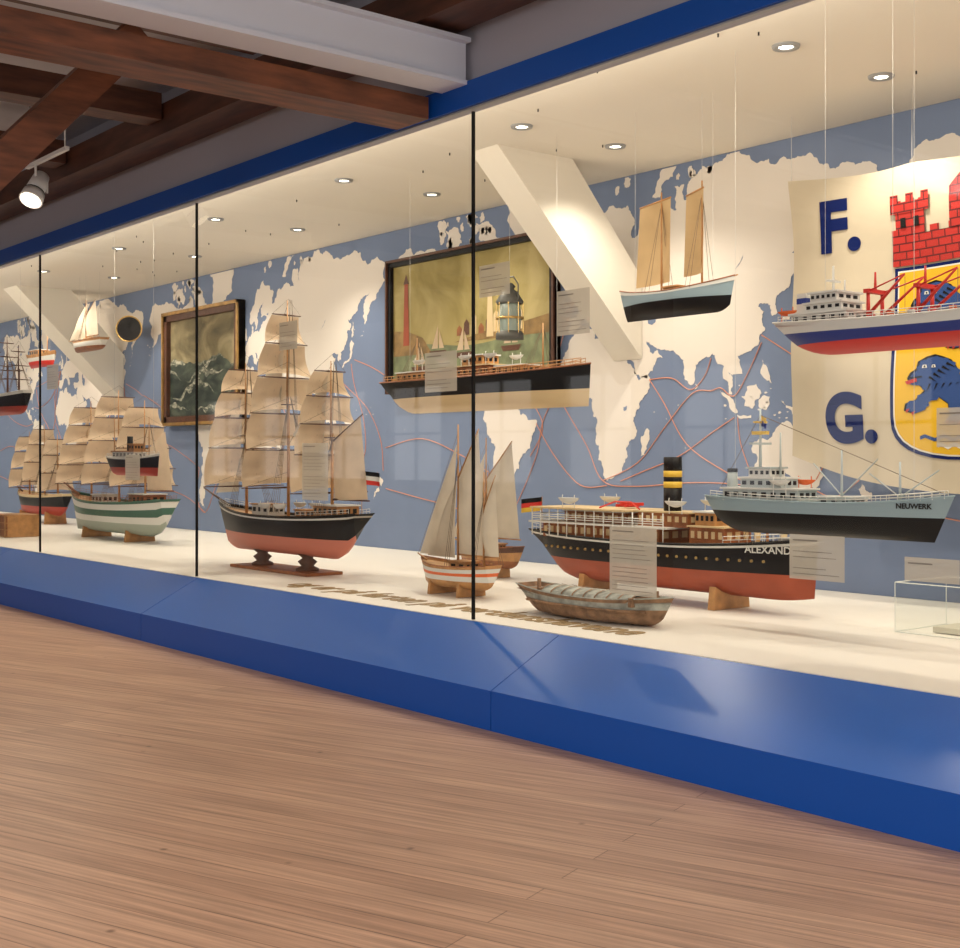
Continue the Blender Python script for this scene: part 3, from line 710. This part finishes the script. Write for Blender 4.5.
# ------------------------------------------------------------------ paintings
def sea_mat(name,cols,scale,zs=3,dist=1.2,pos=(.3,.5,.68)):
    m=bpy.data.materials.new(name); m.use_nodes=True; nt=m.node_tree; b=nt.nodes['Principled BSDF']; b.inputs['Roughness'].default_value=.6; b.inputs['Specular IOR Level'].default_value=.25
    tc=nt.nodes.new('ShaderNodeTexCoord'); mp=nt.nodes.new('ShaderNodeMapping'); mp.inputs['Scale'].default_value=(1,1,zs)
    n=nt.nodes.new('ShaderNodeTexNoise'); n.inputs['Scale'].default_value=scale; n.inputs['Detail'].default_value=7; n.inputs['Distortion'].default_value=dist
    r=nt.nodes.new('ShaderNodeValToRGB'); e=r.color_ramp.elements
    e[0].position=pos[0]; e[0].color=(*cols[0],1); e[1].position=pos[2]; e[1].color=(*cols[2],1); x=e.new(pos[1]); x.color=(*cols[1],1)
    nt.links.new(tc.outputs['Object'],mp.inputs[0]); nt.links.new(mp.outputs[0],n.inputs['Vector']); nt.links.new(n.outputs['Fac'],r.inputs[0]); nt.links.new(r.outputs[0],b.inputs['Base Color'])
    return m
def frame(mb,w,h,t,dep,m,m2=None):
    for tt,dd,mm in [(t,dep,m),(t*.35,dep+.02,m2 or m)]:
        for sx in(-1,1): mb.box((sx*(w/2-tt/2),-dd/2,0),(tt,dd,h),mm)
        for sz in(-1,1): mb.box((0,-dd/2,sz*(h/2-tt/2)),(w,dd,tt),mm)
SEA=sea_mat('painted_sea',[(.012,.02,.02),(.045,.06,.05),(.10,.12,.09)],2.2,2.6)
FOAM=sea_mat('painted_foam',[(.06,.075,.06),(.24,.25,.20),(.55,.53,.43)],8,2.0,2.0,(.38,.52,.66))
SKY=sea_mat('painted_sky',[(.10,.085,.05),(.24,.20,.11),(.42,.36,.22)],1.8,1.5)
GOLD=mat('gilt',(.42,.24,.07),.4,metal=.4,var=.4,scale=10)
mb=MB(); w,h=2.1,1.5
mb.grid(lambda u,v:(-w/2+w*u,-.028,-.02*h+.52*h*v),4,4,SKY,False)
def wave(z0,am,ph,fq,yy,depth,foam):
    top=lambda u:z0+am*(abs(sin(u*fq+ph))**1.5)+am*.3*sin(u*fq*2.7+ph)+am*.12*sin(u*fq*9+ph)
    mb.grid(lambda u,v:(-w/2+w*u,yy,max(-h/2,top(u)-depth*(1-v))),50,2,SEA,False)
    mb.grid(lambda u,v:(-w/2+w*u,yy-.0015,max(-h/2,top(u)-foam*(abs(sin(u*fq+ph+.4))**2)*(1-v)*(.8+.3*sin(u*61)))),80,1,FOAM,False)
wave(.02,.10,.3,7,-.030,.8,.09); wave(-.16,.14,1.4,5.5,-.033,.7,.10); wave(-.36,.16,2.6,4.6,-.036,.5,.11); wave(-.58,.12,.6,6,-.039,.3,.08)
frame(mb,w,h,.12,.09,WOODD,GOLD)
mb.build('stormy_sea_painting',(-15.10,7.69,2.56))
PAP=sea_mat('painted_chart',[(.22,.17,.05),(.36,.29,.11),(.48,.39,.18)],1.6,1)
mb=MB(); w,h=2.5,1.3
mb.box((0,-.02,0),(w-.04,.02,h-.04),PAP)
PS=mat('painted_sea_green',(.20,.23,.12),.6,var=.4,scale=9); PB=mat('painted_shore',(.28,.17,.06),.6,var=.4,scale=9)
mb.grid(lambda u,v:(-w/2+w*u,-.033,-h/2+v*(.42+.03*sin(u*9))),20,1,PS,False)
mb.poly([(-1.2,-.034,-.3),(-.55,-.034,-.3),(-.7,-.034,-.14),(-.95,-.034,-.06),(-1.2,-.034,-.04)],PB)
mb.poly([(-.2,-.034,-.22),(1.2,-.034,-.22),(1.2,-.034,-.05),(.8,-.034,-.10),(.3,-.034,-.14)],PB)
for x,hh in((-.98,.62),(.35,.45)):
    mb.poly([(x-.05,-.036,-.2),(x+.05,-.036,-.2),(x+.03,-.036,-.2+hh),(x-.03,-.036,-.2+hh)],BRRED if x<0 else CREAM)
    mb.poly([(x-.045,-.037,-.2+hh),(x+.045,-.037,-.2+hh),(x,-.037,-.1+hh)],WOODD)
for i in range(9):
    x=-.15+i*.11; hh=.06+.05*((i*7)%3); mb.poly([(x,-.0355,-.16),(x+.08,-.0355,-.16),(x+.08,-.0355,-.16+hh),(x+.04,-.0355,-.12+hh),(x,-.0355,-.16+hh)],[WOOD,WOODD,CREAM][i%3])
for x,z in((-.45,-.28),(-.05,-.32),(.65,-.3),(-.75,-.42)):
    mb.poly([(x-.14,-.037,z),(x+.14,-.037,z),(x+.11,-.037,z-.05),(x-.11,-.037,z-.05)],WOODD)
    mb.poly([(x-.1,-.037,z+.02),(x,-.037,z+.02),(x,-.037,z+.24)],SAIL); mb.poly([(x+.02,-.037,z+.02),(x+.1,-.037,z+.02),(x+.02,-.037,z+.2)],SAIL)
frame(mb,w+.06,h+.06,.07,.07,BLACK,WOODD)
mb.build('harbour_painting',(-9.68,7.69,2.72))
mb=MB(); IR=mat('iron_dark',(.14,.14,.13),.5,metal=.5); LGL=mat('lantern_lens',(.35,.42,.38),.2)
mb.lathe((0,0,0),[(0,0),(.12,0),(.12,.05),(.10,.07)],IR,18); mb.lathe((0,0,0),[(.09,.07),(.10,.15),(.10,.22),(.09,.30)],LGL,18)
mb.lathe((0,0,0),[(.11,.30),(.12,.32),(.07,.40),(.035,.43),(.05,.45),(.025,.48),(0,.48)],IR,18)
for i in range(8):
    a=2*pi*i/8; mb.line((.115*cos(a),.115*sin(a),.05),(.115*cos(a),.115*sin(a),.31),BRASS,.005)
mb.lathe((0,0,0),[(.117,.17),(.123,.18),(.117,.19)],BRASS,18)
mb.path([(-.11,0,.3),(-.11,0,.46),(-.05,0,.53),(.05,0,.53),(.11,0,.46),(.11,0,.3)],IR,.006); mb.line((0,0,.53),(0,0,ZC-2.404),WIRE,.0015)
mb.build('ship_lantern',(-8.45,7.15,2.40))

# ------------------------------------------------------------------ big F.G. banner with town arms
FX0,FX1=-5.58,-2.78
def fy(x,z): 
    u=(x-FX0)/(FX1-FX0)
    return 7.24+.030*sin(u*15+z*1.2)+.018*sin(z*5+u*6)
def fbot(u): return 1.17+.24*(abs(2*u-1)**2)
def ftop(u): return 3.28-.07*sin(pi*cl(u*3%1))*.4-.03*sin(pi*u)
CLOTH=mat('banner_cloth',(.60,.52,.39),.9,var=.08,scale=3,transl=.1)
FB=mat('banner_blue',(.006,.015,.10),.95,spec=.1); FR=mat('banner_red_plain',(.45,.03,.02),.9); FY=mat('banner_yellow',(.70,.42,.025),.9,spec=.2); FL=mat('banner_lion_blue',(.03,.07,.22),.9,spec=.2)
mb=MB()
def ff(u,v):
    x=FX0+(FX1-FX0)*u+.02*sin(v*5)*(1-u); z=ftop(u)+(fbot(u)-ftop(u))*v; return (x,fy(x,z),z)
mb.grid(ff,50,34,CLOTH)
for x in(FX0+.03,-4.65,-3.72,FX1-.03): 
    u=(x-FX0)/(FX1-FX0); mb.line((x,fy(x,3.25),ftop(u)-.02),(x,fy(x,3.25),ZC-.004),WIRE)
ban=mb.build('town_banner')
def conform(name,me,m,lift):
    bm=bmesh.new(); bm.from_mesh(me); bmesh.ops.triangulate(bm,faces=bm.faces[:])
    for _ in range(6):
        es=[e for e in bm.edges if e.calc_length()>.07]
        if not es: break
        bmesh.ops.subdivide_edges(bm,edges=es,cuts=1); bmesh.ops.triangulate(bm,faces=bm.faces[:])
    for v in bm.verts: v.co.y=fy(v.co.x,v.co.z)-lift
    bm.to_mesh(me); bm.free(); me.materials.clear(); me.materials.append(m)
    o=bpy.data.objects.new(name,me); scene.collection.objects.link(o); o.parent=ban; return o
def cpoly(name,polys,m,lift):
    me=fill_mesh(polys)
    for v in me.vertices: v.co=(v.co.x,0,v.co.y)
    return conform(name,me,m,lift)
def ctext(name,txt,size,x,z,m):
    me=text_mesh(txt,size,.02)
    for v in me.vertices: v.co=(x+v.co.x,0,z+v.co.y)
    return conform(name,me,m,.008)
ctext('letter_f','F.',.45,-5.33,2.77,FB); ctext('letter_g','G.',.43,-5.29,1.51,FB)
ctext('letter_f_right','F.',.45,-3.38,2.74,FB); ctext('letter_g_right','G.',.43,-3.38,1.50,FB)
cx=-4.19
def shield(hw,zt,zb):
    P=[(cx-hw,zt),(cx+hw,zt)]
    zm=zb+(zt-zb)*.22
    for i in range(17):
        a=pi*i/16; P.append((cx+hw*math.copysign(abs(cos(a))**.6,cos(a)),zm-(zm-zb)*sin(a)**.8))
    return P
cpoly('shield_border',[shield(.60,2.60,1.38)],FB,.007); cpoly('shield_white_line',[shield(.578,2.58,1.40)],WHITE,.009); cpoly('shield_field',[shield(.568,2.57,1.41)],FY,.011)
lion=[(0.0,.50),(.02,.56),(.06,.60),(.07,.68),(.13,.73),(.19,.75),(.25,.72),(.31,.68),(.35,.60),(.38,.50),(.52,.46),(.66,.47),(.78,.48),(.86,.44),(.91,.52),(.90,.60),(.84,.66),(.84,.74),(.90,.81),(.99,.78),(1.0,.70),(.94,.72),(.90,.68),(.96,.62),(.97,.50),(.95,.40),(.90,.32),(.92,.20),(.99,.14),(1.0,.04),(.93,.0),(.83,.02),(.85,.08),(.84,.18),(.76,.26),(.70,.15),(.74,.08),(.73,.0),(.66,-.02),(.57,.0),(.60,.07),(.62,.22),(.48,.20),(.41,.17),(.43,.06),(.40,-.01),(.33,-.02),(.26,.0),(.30,.07),(.29,.20),(.22,.28),(.14,.22),(.12,.14),(.05,.10),(-.02,.14),(-.01,.22),(.06,.26),(.12,.36),(.08,.42),(.02,.43)]
def jag(P,x0,z0,S,SZ,a):
    o=[]
    for i in range(len(P)):
        p,q=P[i],P[(i+1)%len(P)]; o.append((x0+p[0]*S,z0+p[1]*SZ))
        dx,dy=q[0]-p[0],q[1]-p[1]
        if math.hypot(dx,dy)>.07 and p[1]>.2:
            for f in(.35,.7): o.append((x0+(p[0]+dx*f-dy*(a if f<.5 else -a*.2))*S,z0+(p[1]+dy*f+dx*(a if f<.5 else -a*.2))*SZ))
    return o
for z0 in(2.08,1.62):
    S=.94; x0=cx-.47; SZ=.54
    cpoly('lion_outline',[[(x0+(x-.5)*S*1.035+.47,z0+y*SZ*1.05-.008) for x,y in lion]],BLACK,.014)
    cpoly('lion',[jag(lion,x0,z0,S,SZ,.2)],FL,.018)
    cpoly('lion_tongue',[[(x0-.025,z0+.255),(x0+.05,z0+.275),(x0+.055,z0+.252),(x0-.01,z0+.235)]],FR,.022)
    cpoly('lion_mane',[[(x0+.13+.03*k,z0+.27+.02*k),(x0+.19+.034*k,z0+.245+.02*k),(x0+.14+.03*k,z0+.285+.02*k)] for k in range(5)]+[[(x0+.12+.05*k,z0+.18+.01*k),(x0+.15+.05*k,z0+.235),(x0+.135+.05*k,z0+.235)] for k in range(5)]+[[(x0+.40+.09*k,z0+.15),(x0+.43+.09*k,z0+.215),(x0+.415+.09*k,z0+.22)] for k in range(5)],BLACK,.021)
    cpoly('lion_eye',[[(x0+.085,z0+.335),(x0+.12,z0+.335),(x0+.115,z0+.355),(x0+.09,z0+.355)],[(x0+.15,z0+.335),(x0+.18,z0+.335),(x0+.175,z0+.353),(x0+.155,z0+.353)]],WHITE,.022)
    cpoly('lion_pupil',[[(x0+.098,z0+.338),(x0+.11,z0+.338),(x0+.11,z0+.35),(x0+.098,z0+.35)],[(x0+.16,z0+.338),(x0+.17,z0+.338),(x0+.17,z0+.348),(x0+.16,z0+.348)],[(x0+.0,z0+.279),(x0+.09,z0+.286),(x0+.09,z0+.277),(x0+.0,z0+.27)]],BLACK,.024)
    cpoly('lion_claws',[[(x0+a*S,z0+b*SZ),(x0+(a+.03)*S,z0+(b+.02)*SZ),(x0+(a+.005)*S,z0+(b-.04)*SZ)] for a,b in((-.02,.14),(.02,.11),(.27,0),(.31,-.01),(.36,-.01),(.58,0),(.62,-.01),(.68,-.01),(.84,.01),(.89,.01),(.95,.02))],FR,.02)
for k in range(2):
    z=1.53-.05*k; w=.40-.12*k
    P=[(cx-w+2*w*i/24,z+.012*sin(i*1.6)) for i in range(25)]
    cpoly('wave',[P+[(x,q-.022) for x,q in P[::-1]]],WHITE if k else FL,.016)
rb=bpy.data.materials.new('banner_red_brick'); rb.use_nodes=True; nt=rb.node_tree; b=nt.nodes['Principled BSDF']; b.inputs['Roughness'].default_value=.9
tc=nt.nodes.new('ShaderNodeTexCoord'); sx=nt.nodes.new('ShaderNodeSeparateXYZ'); cb=nt.nodes.new('ShaderNodeCombineXYZ'); br=nt.nodes.new('ShaderNodeTexBrick')
br.inputs['Scale'].default_value=1; br.inputs['Brick Width'].default_value=.10; br.inputs['Row Height'].default_value=.05; br.inputs['Mortar Size'].default_value=.005
br.inputs['Color1'].default_value=(.46,.022,.016,1); br.inputs['Color2'].default_value=(.40,.02,.014,1); br.inputs['Mortar'].default_value=(.10,.005,.006,1)
nt.links.new(tc.outputs['Object'],sx.inputs[0]); nt.links.new(sx.outputs['X'],cb.inputs['X']); nt.links.new(sx.outputs['Z'],cb.inputs['Y']); nt.links.new(cb.outputs[0],br.inputs['Vector']); nt.links.new(br.outputs[0],b.inputs['Base Color'])
def cren(x0,x1,z0,z1,n,h=.05):
    P=[(x0,z0),(x1,z0)]; w=(x1-x0)/(2*n-1)
    for i in range(2*n-1):
        xa=x1-w*i; xb=xa-w; zz=z1+(h if i%2==0 else 0); P+=[(xa,zz),(xb,zz)]
    return P
cpoly('castle_wall',[cren(cx-.61,cx+.61,2.61,2.80,9,.04)],rb,.012)
for nm,c0 in(('castle_turret_1',cx-.47),('castle_turret_2',cx+.47)):
    cpoly(nm,[cren(c0-.11,c0+.11,2.80,2.98,3,.04)],rb,.013); cpoly(nm+'_top',[cren(c0-.145,c0+.145,2.94,3.01,3,.05)],rb,.016)
cpoly('castle_tower',[[(cx-.17,2.8),(cx+.17,2.8),(cx+.17,3.05),(cx,3.22),(cx-.17,3.05)]],rb,.016)
cpoly('castle_openings',[[(cx+a-.02,2.85),(cx+a+.02,2.85),(cx+a+.02,2.91),(cx+a-.02,2.91)] for a in(-.52,-.42,.42,.52,-.07,.07)],BLACK,.02)

# ------------------------------------------------------------------ labels on the glass
LB=bpy.data.materials.new('label_film'); LB.use_nodes=True; nt=LB.node_tree; b=nt.nodes['Principled BSDF']; b.inputs['Base Color'].default_value=(.62,.57,.48,1); b.inputs['Roughness'].default_value=.5
tl=nt.nodes.new('ShaderNodeBsdfTranslucent'); tl.inputs[0].default_value=(.62,.58,.50,1); m1=nt.nodes.new('ShaderNodeMixShader'); m1.inputs[0].default_value=.4
tr=nt.nodes.new('ShaderNodeBsdfTransparent'); ms=nt.nodes.new('ShaderNodeMixShader'); ms.inputs[0].default_value=.78
nt.links.new(b.outputs[0],m1.inputs[1]); nt.links.new(tl.outputs[0],m1.inputs[2])
nt.links.new(tr.outputs[0],ms.inputs[1]); nt.links.new(m1.outputs[0],ms.inputs[2]); nt.links.new(ms.outputs[0],nt.nodes['Material Output'].inputs['Surface'])
LT=mat('label_print',(.25,.22,.19),.7)
for s1,s0,z1,z0 in [(6.367,6.05,2.031,1.791),(5.84,5.567,2.50,2.317),(5.177,4.921,2.288,2.049),(7.798,7.463,1.496,1.105),(4.774,4.445,1.046,.703),(3.639,3.349,1.058,.861),(3.058,2.811,.991,.894),(2.912,2.70,1.597,1.44),(8.11,7.865,2.356,2.158),(12.60,12.3,2.30,2.06),(10.75,10.45,1.42,1.2)]:
    mb=MB(); w=s1-s0; h=z1-z0; y=DG+.012
    mb.poly([(-s1,y,z0),(-s0,y,z0),(-s0,y,z1),(-s1,y,z1)],LB)
    n=int(h/.022)
    for i in range(1,n):
        if i in(2,n//2+1): continue
        ll=w*(.45 if i==1 else random.uniform(.6,.86)); z=z1-h*i/n
        mb.box((-s1+w*.07+ll/2,y-.003,z),(ll,.001,.006 if i==1 else .0025),LT)
    mb.build('info_label')

# acrylic box on the case floor
mb=MB(); x0,x1,y0,y1,h=-4.05,-3.25,6.15,6.65,.27
for q in([(x0,y0),(x1,y0)],[(x0,y1),(x1,y1)],[(x0,y0),(x0,y1)],[(x1,y0),(x1,y1)]):
    mb.poly([(*q[0],ZF+.002),(*q[1],ZF+.002),(*q[1],ZF+h),(*q[0],ZF+h)],gm)
mb.poly([(x0,y0,ZF+h),(x1,y0,ZF+h),(x1,y1,ZF+h),(x0,y1,ZF+h)],gm)
EDG=mat('acrylic_edge',(.7,.72,.68),.3)
P=[(x0,y0),(x1,y0),(x1,y1),(x0,y1)]
for i in range(4):
    a,c=P[i],P[(i+1)%4]; mb.line((*a,ZF+h),(*c,ZF+h),EDG,.0025); mb.line((*a,ZF+.002),(*a,ZF+h),EDG,.0025); mb.line((*a,ZF+.004),(*c,ZF+.004),EDG,.0025)
mb.box(((x0+x1)/2,(y0+y1)/2,ZF+.02),(.5,.25,.03),mat('slate_model',(.6,.56,.46),.5))
mb.build('acrylic_display_box')

# ------------------------------------------------------------------ attic beams
TB=mat('timber_redbrown',(.17,.055,.022),.55,var=.6,scale=3,stretch=(6,1,6))
TBX=mat('timber_redbrown_long',(.09,.032,.016),.55,var=.5,scale=3,stretch=(1,6,6))
TBD=mat('timber_dark',(.10,.035,.018),.55,var=.5,scale=3,stretch=(6,1,6))
WS=mat('steel_beam_white',(.66,.68,.75),.5)
simple_box('ceiling',XL,4,-7,8,4.4,4.5,mat('attic_plaster',(.50,.50,.53),.85,var=.1,scale=3))
mb=MB(); y0,y1=-5,4.66
for z in(3.55,3.80): mb.box((-5.97,(y0+y1)/2,z),(.24,y1-y0,.025),WS)
mb.box((-5.93,(y0+y1)/2,3.675),(.06,y1-y0,.24),WS); mb.build('steel_beam')
simple_box('timber_beam',-6.50,-6.18,-5,4.60,3.40,3.53,TB)
simple_box('timber_beam',-7.75,-7.50,-5,4.30,4.10,4.35,TBD)
for xa in(-9.4,-11.3,-13.3,-15.8): simple_box('timber_beam',xa,xa+.25,-5,4.3,3.95,4.15,TBD)
simple_box('timber_beam',-3.5,-3.2,-5,4.30,3.88,4.11,TBD)
simple_box('timber_wall_plate',XL,XR,4.32,4.62,3.85,4.08,TBX)
mb=MB()
p=mathutils.Vector((0,3.42,4.05)); q=mathutils.Vector((0,1.62,2.10)); d=(q-p); a=math.atan2(d.z,d.y)
n=mathutils.Vector((0,-sin(a),cos(a)))*.10
for xo in(-.09,.09): mb.poly([(xo,*(p+n)[1:]),(xo,*(q+n)[1:]),(xo,*(q-n)[1:]),(xo,*(p-n)[1:])],TB)
for sg in(1,-1): mb.poly([(-.09,*(p+n*sg)[1:]),(-.09,*(q+n*sg)[1:]),(.09,*(q+n*sg)[1:]),(.09,*(p+n*sg)[1:])],TB)
mb.build('timber_brace',(-7.62,0,-.03))
simple_box('timber_post',-7.75,-7.5,1.25,1.5,0,4.10,TB)
# track spot
mb=MB(); SW=mat('fixture_white',(.82,.82,.80),.4)
mb.box((0.25,0,.24),(.9,.035,.03),SW)
for x in(-.15,.65): mb.cyl((x,0,.25),(x,0,.76),.006,.006,SW,6)
mb.cyl((-.0,0,.23),(0,0,.12),.012,.012,SW,8)
mb.path([(-.0,-.0,.14),(0,.10,.09),(0,.10,0)],SW,.008)
d=mathutils.Vector((.35,-.45,-.8)).normalized(); c=mathutils.Vector((0,0,.02))
mb.cyl(c-d*.16,c+d*.04,.065,.085,SW,18); mb.cyl(c+d*.04,c+d*.13,.09,.10,SW,18); mb.cyl(c+d*.035,c+d*.045,.092,.092,mat('lamp_black',(.03,.03,.03),.4),18)
mb.cyl(c+d*.128,c+d*.134,.088,.088,mat('lamp_glow2',(1,.95,.8),.5,emit=((1,.9,.7),2.5)),18)
mb.build('track_spotlight',(-10.9,3.98,3.64))
sp=spot(-10.8,3.86,3.50,130,radians(90),(1,.85,.65),name='track_lamp'); sp.rotation_euler=d.to_track_quat('-Z','Y').to_euler()

# ------------------------------------------------------------------ added room fill lights, out of view
mb=MB()
for x in(1.5,-1.5,-5):  # unseen panels with area lights, added to brighten the floor
    mb.box((x,-.5,4.05),(1.5,.22,.05),WHITE)
    for k in(-.6,.6): mb.line((x+k,-.5,4.07),(x+k,-.5,4.4),WIRE,.004)
    l=bpy.data.lights.new('panel_fill','AREA'); l.shape='RECTANGLE'; l.size=1.4; l.size_y=.2; l.energy=105; l.color=(1,.90,.79)
    o=bpy.data.objects.new('room_fill_light',l); scene.collection.objects.link(o); o.location=(x,-.5,4.02)
mb.build('added_fill_panels')
mb=MB()
for x in(-9.6,-13,-17.5,-22):  # unseen hanging spots, added to keep the left floor warmly lit
    mb.cyl((x,1.5,4.4),(x,1.5,3.95),.01,.01,WHITE,8); mb.cyl((x,1.5,4.0),(x,1.5,3.8),.06,.085,WHITE,18)
    spot(x,1.5,3.78,180,radians(130),(1,.82,.62),.05,'room_fill_spot')
mb.build('added_fill_spots')
w=bpy.data.worlds.new('World'); scene.world=w; w.use_nodes=True
w.node_tree.nodes['Background'].inputs[0].default_value=(1,.98,.97,1); w.node_tree.nodes['Background'].inputs[1].default_value=1.6

# ------------------------------------------------------------------ camera
cam=bpy.data.cameras.new('Camera'); co=bpy.data.objects.new('Camera',cam); scene.collection.objects.link(co); scene.camera=co
co.location=(0,0,1.4); co.rotation_euler=(radians(90),0,radians(51.07)); cam.sensor_width=36; cam.lens=48.75; cam.shift_y=-17/960
cam.clip_end=200
